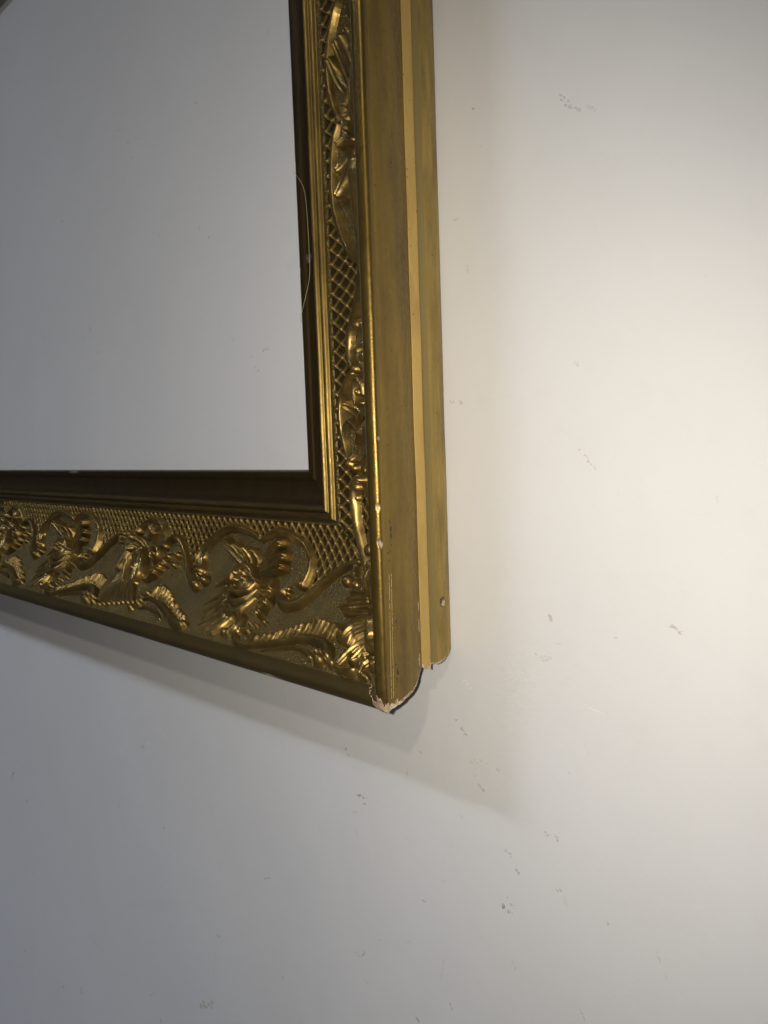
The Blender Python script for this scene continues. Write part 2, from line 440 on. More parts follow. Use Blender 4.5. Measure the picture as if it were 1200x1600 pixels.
BACK = [(.0235, .0018), (.0208, .0042), (.0180, .0095), (.0160, .0155), (.0147, .0215), (.0143, .0258)]
GROOVE = [(.0143, .0258), (.0150, .0278), (.0154, .0305), (.0147, .0330)]
PALE = [(.0147, .0330), (.0134, .0336), (.0131, .0344), (.0152, .0403), (.0165, .0407)]
SIDE = [(.0240, .0410), (.0152, .0413), (.0138, .0432), (.0110, .0485), (.0083, .0530), (.0055, .0600), (.0035, .0680), (.0021, .0750), (.0012, .0815), (.0010, .0845)]
RIM = [(.0010, .0845), (.0008, .0855), (.0004, .0866), (.0002, .0876), (.0004, .0887), (.0011, .0898), (.0023, .0907), (.0040, .0914), (.0060, .0917), (.0080, .0909), (.0100, .0893), (.0120, .0872), (.0135, .0853)]
COVE = [(.0135, .0853), (.0150, .0828), (.0200, .0750), (.0300, .0620), (.0450, .0480), (.0600, .0390), (.0700, .0345), (.0805, .0313), (.0900, .0302), (.0987, .0300), (.1065, .0303)]
BEADS = [(.1065, .0303), (.1085, .0305), (.1092, .0313), (.1102, .0328), (.1116, .0336), (.1130, .0330), (.1138, .0321), (.1146, .0321), (.1155, .0335), (.1166, .0346), (.1178, .0345), (.1190, .0335), (.1200, .0318)]
SIGHT = [(.1200, .0318), (.1215, .0296), (.1245, .0264), (.1290, .0242), (.1340, .0233), (.1385, .0237), (.1394, .0246), (.1420, .0254), (.1444, .0254), (.1456, .0247), (.1460, .0230), (.1460, .0100), (.1380, .0095)]
REAR = [(.1380, .0095), (.1380, .0050), (.0600, .0035), (.0240, .0015), (.0235, .0018)]

def s_levels(rail, fine_to, ds):
    """fractions along the rail: fine near the visible corner"""
    L = LEN[rail]
    a = np.arange(0, fine_to, ds)
    b_ = np.linspace(fine_to, L, 24)
    return np.r_[a, b_] / L

def sweep(name, rail, pts, mat, parent, n=30, levels=None, wob=0.00018, chips=(), dent=None, rough=0.0):
    p = dense(pts, n)
    L = LEN[rail]
    t = levels if levels is not None else s_levels(rail, 0.5, 0.01)
    a, h = p[None, :, 0], p[None, :, 1]
    g_ = 0.00013 if name in ('bead_moulding', 'sight_edge', 'rim') else 0.0
    s = a + g_ + t[:, None] * (L - 2 * a - 2 * g_)       # hairline gap along the mitre
    k = np.arange(len(p))[None, :] * 0.015
    wv = (vnoise(s * 22, k + 3, 5) - 0.5) * wob
    edge = np.clip(np.minimum(s - a, L - a - s) / 0.004, 0, 1)
    hh = h + wv * edge
    aa = a + 0 * s
    chip = np.zeros(s.shape)
    arc = np.r_[0, np.cumsum(np.hypot(*np.diff(p, axis=0).T))][None, :]
    for (cs, ca, ch, rs, rv, dp, *amt) in chips:
        j = np.argmin((p[:, 0] - ca) ** 2 + (p[:, 1] - ch) ** 2)
        d = np.hypot((s - cs) / rs, (arc - arc[0, j]) / rv)
        d = d + (vnoise(s * 900, arc * 900 + 7, 3) - 0.5) * 0.7
        mk = np.clip((1.05 - d) / 0.18, 0, 1)
        chip = np.maximum(chip, mk * (amt[0] if amt else 0.9))
        hh = hh - mk * dp * 0.7
        aa = aa + mk * dp * 0.7
    if dent:
        cs, ca, ch, r, dp = dent
        j = np.argmin((p[:, 0] - ca) ** 2 + (p[:, 1] - ch) ** 2)
        d = np.hypot(s - cs, arc - arc[0, j])
        mk = np.clip((r - d) / (0.22 * r), 0, 1)
        aa = aa + mk * dp
        hh = hh - mk * dp * 0.4
        chip = np.maximum(chip, np.where((mk > 0.02) & (mk < 1), 1.0, 0.0) * ((s - cs) < 0.0010) * ((arc - arc[0, j]) < 0.0006))
    P = place(rail, s, aa, hh)
    flip = rail in ('bottom', 'left')
    return link(name, grid_mesh(name, P, flip=flip, attr=chip), mat, parent)

frame = bpy.data.objects.new('picture_frame', None)
frame.location = (0, 0, 0)
col.objects.link(frame)
frame['label'] = 'ornate gilded picture frame with chipped plaster corner hanging on the white wall'
frame['category'] = 'picture frame'

# ---- the cove that carries the relief: arc length v <-> a, h, normal
cv = dense(COVE, 600)
cv_arc = np.r_[0, np.cumsum(np.hypot(*np.diff(cv, axis=0).T))]
cv_t = np.gradient(cv, cv_arc, axis=0)
cv_t /= np.hypot(cv_t[:, 0], cv_t[:, 1])[:, None]
cv_n = np.c_[-cv_t[:, 1], cv_t[:, 0]]       # (a, h) normal pointing into the room
if cv_n[:, 1].mean() < 0:
    cv_n = -cv_n
VMAX = cv_arc[-1]
def v_of(a):
    return np.interp(a, cv[:, 0], cv_arc)
def cove_point(rail, s, v, d):
    a = np.interp(v, cv_arc, cv[:, 0])
    h = np.interp(v, cv_arc, cv[:, 1])
    na = np.interp(v, cv_arc, cv_n[:, 0])
    nh = np.interp(v, cv_arc, cv_n[:, 1])
    return place(rail, s, a + na * d, h + nh * d)

# ---- ornament drawing: strokes on the (s, v) sheet, each a ridge with its own section
def eval_stroke(st, Sg, Vg, smap):
    kind, pts, r, h = st[0], st[1], st[2], st[3]
    base = st[4] if len(st) > 4 else 0.0
    p = np.array([(smap(s), v_of(a)) for s, a in pts])
    r = np.atleast_1d(np.asarray(r, float))
    h = np.atleast_1d(np.asarray(h, float))
    seg = max(2, int(np.hypot(*np.diff(p, axis=0).T).sum() / 0.0007)) if len(p) > 1 else 2
    seg = min(max(seg, 6), 140)
    q = smooth_path(p, seg)
    n = len(q)
    t = np.linspace(0, 1, n)
    rr = np.interp(t, np.linspace(0, 1, len(r)), r)
    hh = np.interp(t, np.linspace(0, 1, len(h)), h)
    out = np.full(Sg.shape, -1.0)
    R_ = rr.max() * 1.05
    sel = (Sg > q[:, 0].min() - R_) & (Sg < q[:, 0].max() + R_) & (Vg > q[:, 1].min() - R_) & (Vg < q[:, 1].max() + R_)
    if not sel.any():
        return out
    gs, gv = Sg[sel], Vg[sel]
    best = np.full(gs.shape, 9.0)
    bi = np.zeros(gs.shape, int)
    for i in range(n):
        d = np.hypot(gs - q[i, 0], gv - q[i, 1]) / rr[i]
        m_ = d < best
        best[m_] = d[m_]
        bi[m_] = i
    tg = np.gradient(q, axis=0)
    tg /= np.maximum(np.hypot(tg[:, 0], tg[:, 1]), 1e-9)[:, None]
    sx = ((gs - q[bi, 0]) * -tg[bi, 1] + (gv - q[bi, 1]) * tg[bi, 0]) / rr[bi]
    x = np.clip(best, 0, 1)
    sx = np.clip(sx, -1, 1)
    tt = t[bi]
    H = hh[bi]
    dome = np.sqrt(np.clip(1 - x * x, 0, 1))
    if kind == 'tube' or kind == 'ball':
        val = H * dome
    elif kind == 'scroll':      # ribbon with a rolled lip on its left side
        val = H * (0.60 * dome ** 0.8 + 0.42 * np.exp(-((sx - 0.42) / 0.26) ** 2) * dome ** 0.5)
    elif kind == 'scroll2':
        val = H * (0.60 * dome ** 0.8 + 0.42 * np.exp(-((sx + 0.42) / 0.26) ** 2) * dome ** 0.5)
    elif kind == 'leaf':
        val = H * (np.clip(1 - x ** 2.4, 0, 1) ** 0.7) * (1 - 0.38 * np.exp(-(sx / 0.20) ** 2))
    elif kind == 'cup':         # leaf curling up at its tip
        val = H * (np.clip(1 - x ** 2.4, 0, 1) ** 0.6) * (0.45 + 0.75 * tt ** 1.6) * (1 - 0.30 * np.exp(-(sx / 0.25) ** 2))
    else:                        # 'vein': striated strand
        val = H * dome ** 0.75 * (1 + 0.12 * np.cos(sx * 8.0))
    val = np.where(best < 1, val + base, -1.0)
    out[sel] = val
    return out

def ornament(name, rail, strokes, smap, mat, parent, res, seed=0, jit=0.0002):
    allp = np.array([(smap(s), v_of(a)) for st in strokes for s, a in st[1]])
    rmax = max(np.max(st[2]) for st in strokes) + 3 * res
    s0, s1 = allp[:, 0].min() - rmax, allp[:, 0].max() + rmax
    v0, v1 = max(0.0, allp[:, 1].min() - rmax), min(VMAX, allp[:, 1].max() + rmax)
    Sg, Vg = np.meshgrid(np.arange(s0, s1, res), np.arange(v0, v1, res), indexing='ij')
    wob = 0.0007
    Sw = Sg + (vnoise(Sg * 160, Vg * 160, seed + 1) - 0.5) * wob
    Vw = Vg + (vnoise(Sg * 160, Vg * 160, seed + 2) - 0.5) * wob
    Hh = np.full(Sg.shape, -1.0)
    for st in strokes:
        Hh = np.maximum(Hh, eval_stroke(st, Sw, Vw, smap))
    inside = Hh > -0.5
    # soften the joins a little
    F = np.where(inside, Hh, -0.0006)
    for _ in range(3 if res < 0.00045 else 2 if res < 0.00055 else 1):
        G = F.copy()
        G[1:-1, 1:-1] = (F[1:-1, 1:-1] * 4 + F[:-2, 1:-1] + F[2:, 1:-1] + F[1:-1, :-2] + F[1:-1, 2:]) / 8
        F = G
    F = F + np.where(inside, (vnoise(Sg * 420, Vg * 420, seed + 3) - 0.5) * jit, 0)
    # mitre: nothing crosses the corner
    a = np.interp(Vg, cv_arc, cv[:, 0])
    inside &= Sg > a * 0.98
    P = cove_point(rail, Sg, Vg, F)
    me = grid_mesh(name, P, keep=inside, flip=(rail == 'bottom'))
    return link(name, me, mat, parent)

def arc_pts(p, n=12):
    return [tuple(x) for x in smooth_path(p, n)]

# measured motifs, metres from the outer corner (s) and from the outer edge (a)
A0, B0, PER = 0.205, 0.388, 0.366
def build_A(rail, smap, parent, res, seed, fringe=True, sscroll=True):
    O = lambda n, s, m='ornament', k=0: ornament(n, rail, s, smap, M[m], parent, res, seed + k)
    O('c_scroll', [('scroll', [(.2076, .0892), (.2152, .0930), (.2323, .0962), (.2503, .0960), (.2658, .0908), (.2775, .0835), (.2855, .0753), (.2885, .0667), (.2865, .0613), (.2800, .0556)],
                    [.0028, .0040, .0044, .0044, .0050, .0056, .0054], [.0035, .0045, .005, .0055, .0065, .008, .0075]),
                   ('ball', [(.2815, .0560)], .0052, .0085)], 'ornament', 1)
    O('c_scroll', [('scroll2', [(.2029, .0881), (.1909, .0942), (.1763, .0968), (.1610, .0944), (.1489, .0898), (.1398, .0830), (.1348, .0744), (.1340, .0658), (.1352, .0585)],
                    [.0026, .0040, .0044, .0044, .0046, .0050, .0054], [.0035, .0045, .005, .005, .0055, .0065, .0075]),
                   ('ball', [(.1375, .0580)], .0048, .0080), ('ball', [(.1420, .0572)], .0030, .0062)], 'ornament', 2)
    if sscroll:
        O('s_scroll', [('tube', [(.1520, .0535), (.1555, .0510), (.1560, .0462), (.1490, .0425), (.1409, .0425), (.1308, .0459), (.1226, .0542), (.1113, .0641), (.0995, .0727), (.0892, .0777), (.0820, .0800)],
                        [.0030, .0038, .0050, .0056, .0054, .0048, .0044, .0040, .0036, .0034, .0028], [.005, .0065, .0075, .008, .0075, .007, .0065, .006, .0055, .005, .004]),
                       ('ball', [(.1490, .0500)], .0034, .0060),
                       ('tube', [(.0850, .0760), (.0822, .0715)], [.0030, .0024], [.0045, .006])], 'dullorn', 3)
    O('blossom', [('tube', [(.2160, .0580), (.2095, .0510)], [.0118, .0112], [.0090, .0086]),
                  ('tube', [(.2275, .0520), (.2262, .0590), (.2175, .0645), (.2060, .0635), (.1970, .0560)], [.0024, .0034, .0038, .0034, .0022], [.0080, .0100, .0108, .0100, .0075]),
                  ('ball', [(.2195, .0575)], .0036, .0125), ('ball', [(.2120, .0590)], .0034, .0128), ('ball', [(.2075, .0545)], .0034, .0120), ('ball', [(.2160, .0520)], .0034, .0122)], 'ornament', 4)
    O('petal', [('tube', [(.2240, .0480), (.2170, .0440), (.2070, .0430), (.1975, .0462), (.1930, .0530)], [.0022, .0036, .0040, .0036, .0022], [.0070, .0092, .0096, .0092, .0065])], 'ornament', 5)
    O('petal', [('tube', [(.2235, .0425), (.2150, .0378), (.2050, .0365), (.1955, .0402), (.1895, .0485)], [.0024, .0042, .0048, .0042, .0024], [.0060, .0082, .0086, .0082, .0055])], 'dullorn', 6)
    O('petal', [('tube', [(.2215, .0362), (.2130, .0312), (.2040, .0300), (.1945, .0338), (.1870, .0425)], [.0024, .0044, .0050, .0044, .0024], [.0050, .0072, .0076, .0072, .0048])], 'dullorn', 7)
    for i, (q, w) in enumerate([(((.2210, .0655), (.2260, .0690), (.2390, .0755), (.2500, .0835)), .0048), (((.2200, .0670), (.2290, .0740), (.2360, .0815)), .0038),
                                (((.2150, .0665), (.2190, .0725), (.2215, .0790)), .0040), (((.2065, .0665), (.2070, .0720), (.2080, .0780)), .0036),
                                (((.1995, .0655), (.1905, .0775), (.1810, .0845), (.1720, .0872)), .0046), (((.1960, .0630), (.1800, .0725), (.1655, .0765)), .0048),
                                (((.1935, .0600), (.1785, .0660), (.1655, .0678)), .0044), (((.1905, .0550), (.1770, .0555), (.1690, .0500)), .0044),
                                (((.1870, .0480), (.1745, .0465), (.1668, .0408)), .0042), (((.1825, .0405), (.1725, .0375), (.1675, .0330)), .0040)]):
        O('acanthus_leaf', [('cup', list(q), [w * 0.9, w * 1.3, w * 1.35, w * 1.0], [.0052, .0062, .0078, .0092])], 'ornament' if i % 3 else 'dullorn', 10 + i)
    O('leaf_tail', [('leaf', [(.1970, .0320), (.1880, .0278), (.1860, .0225), (.1895, .0185)], [.0036, .0044, .0040, .0030], [.0055, .0065, .006, .005]),
                    ('ball', [(.1955, .0190)], .0040, .0055), ('tube', [(.2010, .0270), (.2040, .0215), (.2085, .0168)], [.0030, .0034, .0024], [.005, .0055, .004])], 'ornament', 21)
    for i, q in enumerate([((.2260, .0570), (.2400, .0525), (.2530, .0455)), ((.2240, .0480), (.2370, .0420), (.2520, .0320)), ((.2230, .0430), (.2330, .0360), (.2470, .0275)),
                           ((.2200, .0400), (.2300, .0315), (.2400, .0235)), ((.2140, .0370), (.2250, .0275), (.2375, .0195)), ((.2080, .0320), (.2150, .0245), (.2240, .0170))]):
        q = list(q); q.insert(1, ((q[0][0] + q[1][0]) / 2, (q[0][1] + q[1][1]) / 2 - .0016))
        O('plume', [('vein', q, [.0040, .0056, .0048, .0026, .0010], [.0046, .0046, .0040, .0028, .0012])], 'dullorn', 30 + i)
    for i, q in enumerate([(.2290, .0440), (.2335, .0470), (.2260, .0405), (.2300, .0400), (.1738, .0264), (.1647, .0261), (.1580, .0289)]):
        O('berry', [('ball', [q], .0022, .0050)], 'ornament', 40 + i)
    if fringe:
        build_fringe(O, [(.1700, .0226), (.1775, .0222), (.1795, .0185), (.1700, .0152), (.1553, .0150), (.1426, .0172), (.1229, .0213), (.1038, .0252), (.0880, .0256), (.0762, .0231), (.0690, .0195)],
                     [(.1605, .0205), (.1481, .0222), (.1372, .0250), (.1291, .0281), (.1208, .0313), (.1112, .0342), (.1011, .0365), (.0898, .0372), (.0800, .0345)], 17,
                     [((.0722, .0166), .0052, .0085), ((.0600, .0168), .0036, .006), ((.0838, .0170), .0030, .005), ((.0826, .0205), .0030, .006)],
                     [(.1378, .0150), (.1177, .0187), (.1037, .0201), (.0906, .0188), (.0840, .0172)], 50)

def build_fringe(O, main, edge, n, balls, low, k):
    O('fringe_scroll', [('tube', main, [.0026, .0028, .0030, .0026, .0024, .0026, .0030, .0036, .0042, .0046, .0044], [.004, .005, .005, .0045, .004, .0045, .005, .006, .0065, .007, .007]),
                        ('tube', low, [.0010, .0016, .0018, .0018, .0014], [.002, .0032, .0036, .0036, .003])] + [('ball', [q], r, h) for q, r, h in balls], 'dullorn', k)
    mp = smooth_path(main[4:], 200)
    ed = smooth_path(edge, n)
    for i in range(n):
        e = ed[i] + nrs.normal(0, 0.0004, 2)
        j = np.argmin(np.abs(mp[:, 0] - e[0]) + 0.2 * np.abs(mp[:, 1] - e[1]))
        b_ = mp[j]
        q = [tuple(b_ * 0.85 + e * 0.15), tuple((b_ + e) / 2 + (0.0004, 0)), tuple(e)]
        O('fringe_tooth', [('tube', q, [.0018, .0021, .0022], [.0024, .0028, .0038])], 'ornament' if i % 4 == 1 else 'dullorn', k + 2 + i)

def build_B(rail, smap, parent, res, seed, link_scroll=True):
    O = lambda n, s, m='ornament', k=0: ornament(n, rail, s, smap, M[m], parent, res, seed + k)
    O('c_scroll', [('scroll', [(.3565, .0800), (.3600, .0860), (.3660, .0915), (.3739, .0964), (.3889, .0970), (.4030, .0925), (.4105, .0870)], [.0042, .0046, .0044, .0040, .0038, .0036, .0036], [.006, .0065, .006, .0055, .005, .005, .006]),
                   ('ball', [(.4120, .0848)], .0050, .0080), ('ball', [(.4150, .0800)], .0032, .006)], 'ornament', 1)
    O('c_scroll', [('scroll', [(.3960, .0935), (.3890, .0905), (.3865, .0860), (.3890, .0810), (.3935, .0765)], [.0024, .0030, .0032, .0030, .0024], [.0045, .006, .006, .0055, .004])], 'dullorn', 2)
    O('scroll_tip', [('ball', [(.4270, .0775)], .0042, .0068), ('ball', [(.4335, .0800)], .0034, .005)], 'ornament', 3)
    O('seed_pod', [('leaf', [(.4270, .0660), (.4292, .0560), (.4315, .0460)], [.0040, .0062, .0040], [.005, .0062, .006])], 'dullorn', 4)
    O('blossom', [('tube', [(.4005, .0605), (.3942, .0495), (.3885, .0385)], [.0085, .0115, .0085], [.0070, .0095, .0070]),
                  ('tube', [(.3985, .0575), (.3930, .0470)], [.0042, .0048], [.0118, .0128])], 'ornament', 5)
    O('petal', [('tube', [(.4040, .0640), (.4095, .0570), (.4085, .0460), (.4010, .0355)], [.0026, .0042, .0046, .0028], [.0075, .0098, .0098, .007])], 'ornament', 7)
    O('petal', [('tube', [(.3950, .0650), (.3845, .0570), (.3810, .0450), (.3835, .0370)], [.0024, .0040, .0044, .0028], [.0072, .0095, .0095, .007])], 'dullorn', 8)
    O('small_flower', [('tube', [(.3690 + .0082 * math.cos(t), .0640 + .0066 * math.sin(t)) for t in np.linspace(-.6, 4.9, 9)], [.0020, .0030, .0032, .0030, .0020], [.0060, .0082, .0086, .0082, .0060]),
                       ('ball', [(.3690, .0636)], .0040, .0088)], 'ornament', 6)
    for i, (q, w) in enumerate([(((.3660, .0560), (.3560, .0575), (.3455, .0570)), .0048), (((.3700, .0500), (.3600, .0500), (.3490, .0520)), .0046), (((.3740, .0430), (.3650, .0430), (.3540, .0465)), .0046),
                                (((.3830, .0720), (.3800, .0790), (.3760, .0850)), .0042), (((.3960, .0700), (.4040, .0740), (.4090, .0770)), .0036), (((.4090, .0680), (.4180, .0690), (.4220, .0650)), .0036)]):
        O('acanthus_leaf', [('cup', list(q), [w * .9, w * 1.3, w * 1.35, w], [.005, .0062, .0078, .0090])], 'ornament' if i % 2 else 'dullorn', 10 + i)
    for i, (q, r) in enumerate([((.3450, .0634), .0034), ((.3289, .0660), .0040), ((.3300, .0570), .0034), ((.3461, .0224), .0040), ((.3510, .0270), .0036), ((.3530, .0190), .0036), ((.3470, .0310), .0030)]):
        O('berry', [('ball', [q], r, r * 1.7)], 'ornament', 20 + i)
    if link_scroll:
        O('s_scroll', [('tube', [(.3541, .0745), (.3500, .0795), (.3420, .0822), (.3330, .0805), (.3251, .0750), (.3149, .0666), (.3035, .0562), (.2900, .0470), (.2790, .0436)],
                        [.0036, .0038, .0038, .0040, .0040, .0040, .0042, .0046, .0056], [.006, .0065, .006, .006, .0055, .0055, .006, .007, .0085]),
                       ('ball', [(.3545, .0725)], .0040, .007), ('ball', [(.2690, .0488)], .0050, .0085), ('ball', [(.2775, .0440)], .0060, .0088)], 'dullorn', 30)
        build_fringe(O, [(.3470, .0215), (.3480, .0240), (.3470, .0262), (.3440, .0270), (.3380, .0278), (.3312, .0275), (.3137, .0257), (.2957, .0222), (.2760, .0183), (.2620, .0160), (.2540, .0165)],
                     [(.3420, .0360), (.3330, .0372), (.3253, .0372), (.3098, .0338), (.2965, .0292), (.2791, .0248), (.2652, .0217)], 13,
                     [((.2520, .0172), .0036, .006)], [(.3420, .0200), (.3300, .0215), (.3100, .0200), (.2950, .0170)], 40)
    for i in range(8):
        u = i / 7
        p0 = (.4195 - .030 * u, .0400 + .004 * math.sin(u * 3))
        p2 = (.4130 - .050 * u, .0165 + .007 * u)
        O('plume', [('vein', [p0, ((p0[0] + p2[0]) / 2 + .004, (p0[1] + p2[1]) / 2 - .001), p2], [.0036, .0048, .0028], [.0046, .0050, .0032])], 'dullorn', 70 + i)

def build_corner(rail, parent, res, seed):
    O = lambda n, s, m='ornament', k=0: ornament(n, rail, s, lambda s_: s_, M[m], parent, res, seed + k)
    strands = [[(.0620, .0584), (.0751, .0582), (.0785, .0557)], [(.0600, .0547), (.0738, .0523), (.0805, .0536)], [(.0575, .0519), (.0736, .0490), (.0840, .0462)],
               [(.0530, .0470), (.0674, .0452), (.0800, .0440)], [(.0510, .0448), (.0615, .0413), (.0740, .0361)], [(.0490, .0415), (.0606, .0362), (.0655, .0301), (.0710, .0289)],
               [(.0450, .0390), (.0559, .0334), (.0585, .0273)], [(.0415, .0360), (.0508, .0302), (.0522, .0245)], [(.0375, .0332), (.0465, .0270), (.0520, .0209), (.0532, .0165)],
               [(.0335, .0303), (.0409, .0257), (.0450, .0200)], [(.0300, .0276), (.0369, .0241), (.0404, .0205)], [(.0275, .0248), (.0330, .0218), (.0345, .0190)],
               [(.0245, .0222), (.0290, .0190), (.0300, .0165)]]
    for i, q in enumerate(strands):
        w = .0036 + .0005 * math.sin(i * 1.7)
        q = [tuple(np.array(p) + nrs.normal(0, .0003, 2)) for p in q]
        O('leaf_lobe', [('vein', q, [w * .9, w * 1.15, w * .75], [.0075 + .001 * math.sin(i * 2.3), .0080 + .0012 * math.sin(i * 1.3), .0052])], 'ornament' if i % 4 else 'dullorn', i)
    O('leaf_curl', [('tube', [(.0540, .0190), (.0545, .0165), (.0476, .0148), (.0409, .0147), (.0352, .0156), (.0345, .0180)], [.0018, .0024, .0028, .0028, .0026, .0018], [.006, .007, .007, .007, .007, .006]),
                    ('tube', [(.0470, .0222), (.0455, .0196), (.0414, .0189), (.0388, .0205)], [.0016, .0022, .0022, .0016], [.007, .008, .008, .007])], 'ornament', 31)
    O('leaf_curl', [('ball', [(.0905, .0655)], .0050, .0052), ('ball', [(.0800, .0640)], .0044, .0050)], 'dullorn', 32)
    O('leaf_curl', [('tube', [(.0300, .0185), (.0270, .0155), (.0225, .0148)], [.0022, .0026, .0020], [.005, .0055, .004])], 'ornament', 33)

# lower boundary of the lattice: it stops at the scrolls, stippled ground below
LAT = [(.0550, .0900), (.0700, .0830), (.0816, .0800), (.0995, .0727), (.1226, .0542), (.1335, .0500), (.1336, .0640), (.1344, .0744), (.1398, .0830), (.1489, .0898), (.1610, .0942), (.1763, .0967), (.1909, .0942), (.2050, .0885),
       (.2152, .0928), (.2323, .0960), (.2503, .0959), (.2658, .0908), (.2775, .0835), (.2859, .0753), (.2889, .0667), (.2893, .0480), (.3035, .0562), (.3149, .0666), (.3251, .0750), (.3370, .0815), (.3487, .0800), (.3571, .0826),
       (.3640, .0905), (.3739, .0964), (.3889, .0968), (.4046, .0917), (.4177, .0834), (.4280, .0790)]
LS = np.array([p[0] for p in LAT])
LA = np.array([p[1] for p in LAT])
def lat_low(s):
    k = np.where(s > 0.4280, np.ceil((s - 0.4280) / PER), 0)
    return np.interp(s - k * PER, LS, LA)

def ground(rail, parent, s_vals, nv, ps, pv, smap_inv):
    vm = v_of(.044)
    v = np.r_[np.linspace(0, vm, 60, endpoint=False), np.linspace(vm, VMAX, nv)]
    Sg, Vg = np.meshgrid(s_vals, v, indexing='ij')
    a = np.interp(Vg, cv_arc, cv[:, 0])
    L = LEN[rail]
    Sg = np.maximum(Sg, a)                       # the mitre
    Sg = np.minimum(Sg, L - a)
    low = v_of(lat_low(smap_inv(Sg)))
    x1 = Sg / ps + Vg / pv
    x2 = Sg / ps - Vg / pv
    d1 = np.abs(x1 - np.round(x1))
    d2 = np.abs(x2 - np.round(x2))
    rib = np.maximum(np.exp(-(d1 / 0.085) ** 2), np.exp(-(d2 / 0.085) ** 2))
    knot = np.exp(-(d1 ** 2 + d2 ** 2) / 0.018)
    Hh = 0.0021 * rib + 0.0006 * knot
    msk = np.clip((Vg - low) / 0.0012, 0, 1) * np.clip((VMAX - 0.0012 - Vg) / 0.0008, 0, 1)
    Hh = (Hh - 0.0010) * msk + (vnoise(Sg * 60, Vg * 60, 4) - .5) * 0.0004 * (1 - msk) + (vnoise(Sg * 300, Vg * 300, 9) - .5) * 0.0003 * msk
    edge = np.clip((Sg - a) / 0.0015, 0, 1) * np.clip(np.minimum(Vg, VMAX - Vg) / 0.001, 0, 1)
    P = cove_point(rail, Sg, Vg, Hh * edge)
    # stippled ground and lattice are two parts of the same cast sheet
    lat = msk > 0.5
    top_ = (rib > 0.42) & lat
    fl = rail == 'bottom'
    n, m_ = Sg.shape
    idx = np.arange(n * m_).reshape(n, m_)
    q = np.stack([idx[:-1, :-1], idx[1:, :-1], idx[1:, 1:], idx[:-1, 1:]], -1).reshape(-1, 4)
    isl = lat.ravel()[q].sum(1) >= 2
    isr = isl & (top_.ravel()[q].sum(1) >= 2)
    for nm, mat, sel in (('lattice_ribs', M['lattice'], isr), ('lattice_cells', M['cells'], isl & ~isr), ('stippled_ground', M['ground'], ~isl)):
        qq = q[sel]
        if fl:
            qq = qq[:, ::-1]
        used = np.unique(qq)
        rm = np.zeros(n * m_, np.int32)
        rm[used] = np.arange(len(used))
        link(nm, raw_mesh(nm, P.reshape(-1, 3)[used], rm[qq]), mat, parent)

# ---- the four rails
rim_chips = [(.1691, .0003, .0880, .0014, .0012, .0004, .40), (.1275, .0008, .0895, .0014, .0013, .0004, .35), (.1053, .0006, .0890, .0022, .0016, .0006, .45)]
fine_r = np.r_[np.arange(0, .5, .0011), np.linspace(.5, H_, 20)] / H_
hole_lv = np.unique(np.r_[np.arange(0, .045, .0015), np.arange(.045, .066, .00025), np.arange(.066, .5, .002), np.linspace(.5, H_, 20)]) / H_

def rail_parts(rail):
    body = sweep(rail + '_rail' if rail in ('top', 'bottom') else rail + '_stile', rail, REAR, M['wood'], frame, n=5, levels=np.linspace(0, 1, 8), wob=0)
    low = rail == 'bottom'
    r_ = rail == 'right'
    sweep('outer_side', rail, SIDE, M['side'], body, wob=.0006, n=36, levels=fine_r if r_ else None,
          chips=[(.022, .0125, .045, .004, .0016, .0003), (.045, .0130, .0445, .0045, .0012, .0003), (.058, .0130, .0445, .003, .001, .0003)] if r_ else ())
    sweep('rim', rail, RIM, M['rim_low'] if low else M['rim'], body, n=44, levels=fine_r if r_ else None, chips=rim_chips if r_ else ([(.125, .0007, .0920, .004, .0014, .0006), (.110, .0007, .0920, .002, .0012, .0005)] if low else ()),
          wob=0.0003)
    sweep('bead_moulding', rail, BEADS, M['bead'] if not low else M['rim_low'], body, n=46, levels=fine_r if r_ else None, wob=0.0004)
    sweep('sight_edge', rail, SIGHT, M['sight'], body, n=60, levels=fine_r if r_ else np.r_[np.arange(0, .9, .002), np.linspace(.9, 1, 8)] if low else None,
          chips=[(.3085, .1355, .0234, .0040, .0026, .0006, .16), (.3015, .1452, .0250, .0010, .0020, .0008, .3), (.378, .1456, .0247, .005, .0014, .0010, .05), (.300, .1456, .0247, .004, .0012, .0006, .05)] if r_ else
          ([(.580, .1452, .0250, .012, .0016, .0008, .35)] if low else ()))
    sweep('pale_stripe', rail, PALE, M['pale'], body, n=16, wob=.0006)
    sweep('groove', rail, GROOVE, M['groove'], body, n=8)
    sweep('back_moulding', rail, BACK, M['back'], body, n=110 if r_ else 20, levels=hole_lv if r_ else None, wob=0.0004,
          dent=(.0557, .0155, .0175, .0035, .007) if r_ else None)
    return body

bottom = rail_parts('bottom')
right = rail_parts('right')
top = rail_parts('top')
left = rail_parts('left')
for r_, b_ in (('top', top), ('left', left)):
    sweep('stippled_ground', r_, COVE, M['ground'], b_, n=40)

RSTR = 1.16
def inv_right(s):       # the right stile carries the pattern mirrored and stretched
    return B0 - (s - 0.180) / RSTR
s_bot = np.unique(np.r_[np.arange(0, .32, .00042), np.arange(.32, .80, .0007), np.linspace(.80, W_, 30)])
s_rgt = np.unique(np.r_[np.arange(0, .50, .00055), np.linspace(.50, H_, 20)])
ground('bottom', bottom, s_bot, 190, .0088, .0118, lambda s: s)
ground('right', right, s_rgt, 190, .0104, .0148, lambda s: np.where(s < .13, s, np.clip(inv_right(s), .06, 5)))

ident = lambda s: s
build_corner('bottom', bottom, .0004, 100)
build_A('bottom', ident, bottom, .00042, 200)
build_B('bottom', ident, bottom, .0005, 300)
build_A('bottom', lambda s: s + PER, bottom, .0006, 400)
build_B('bottom', lambda s: s + PER, bottom, .0008, 500)
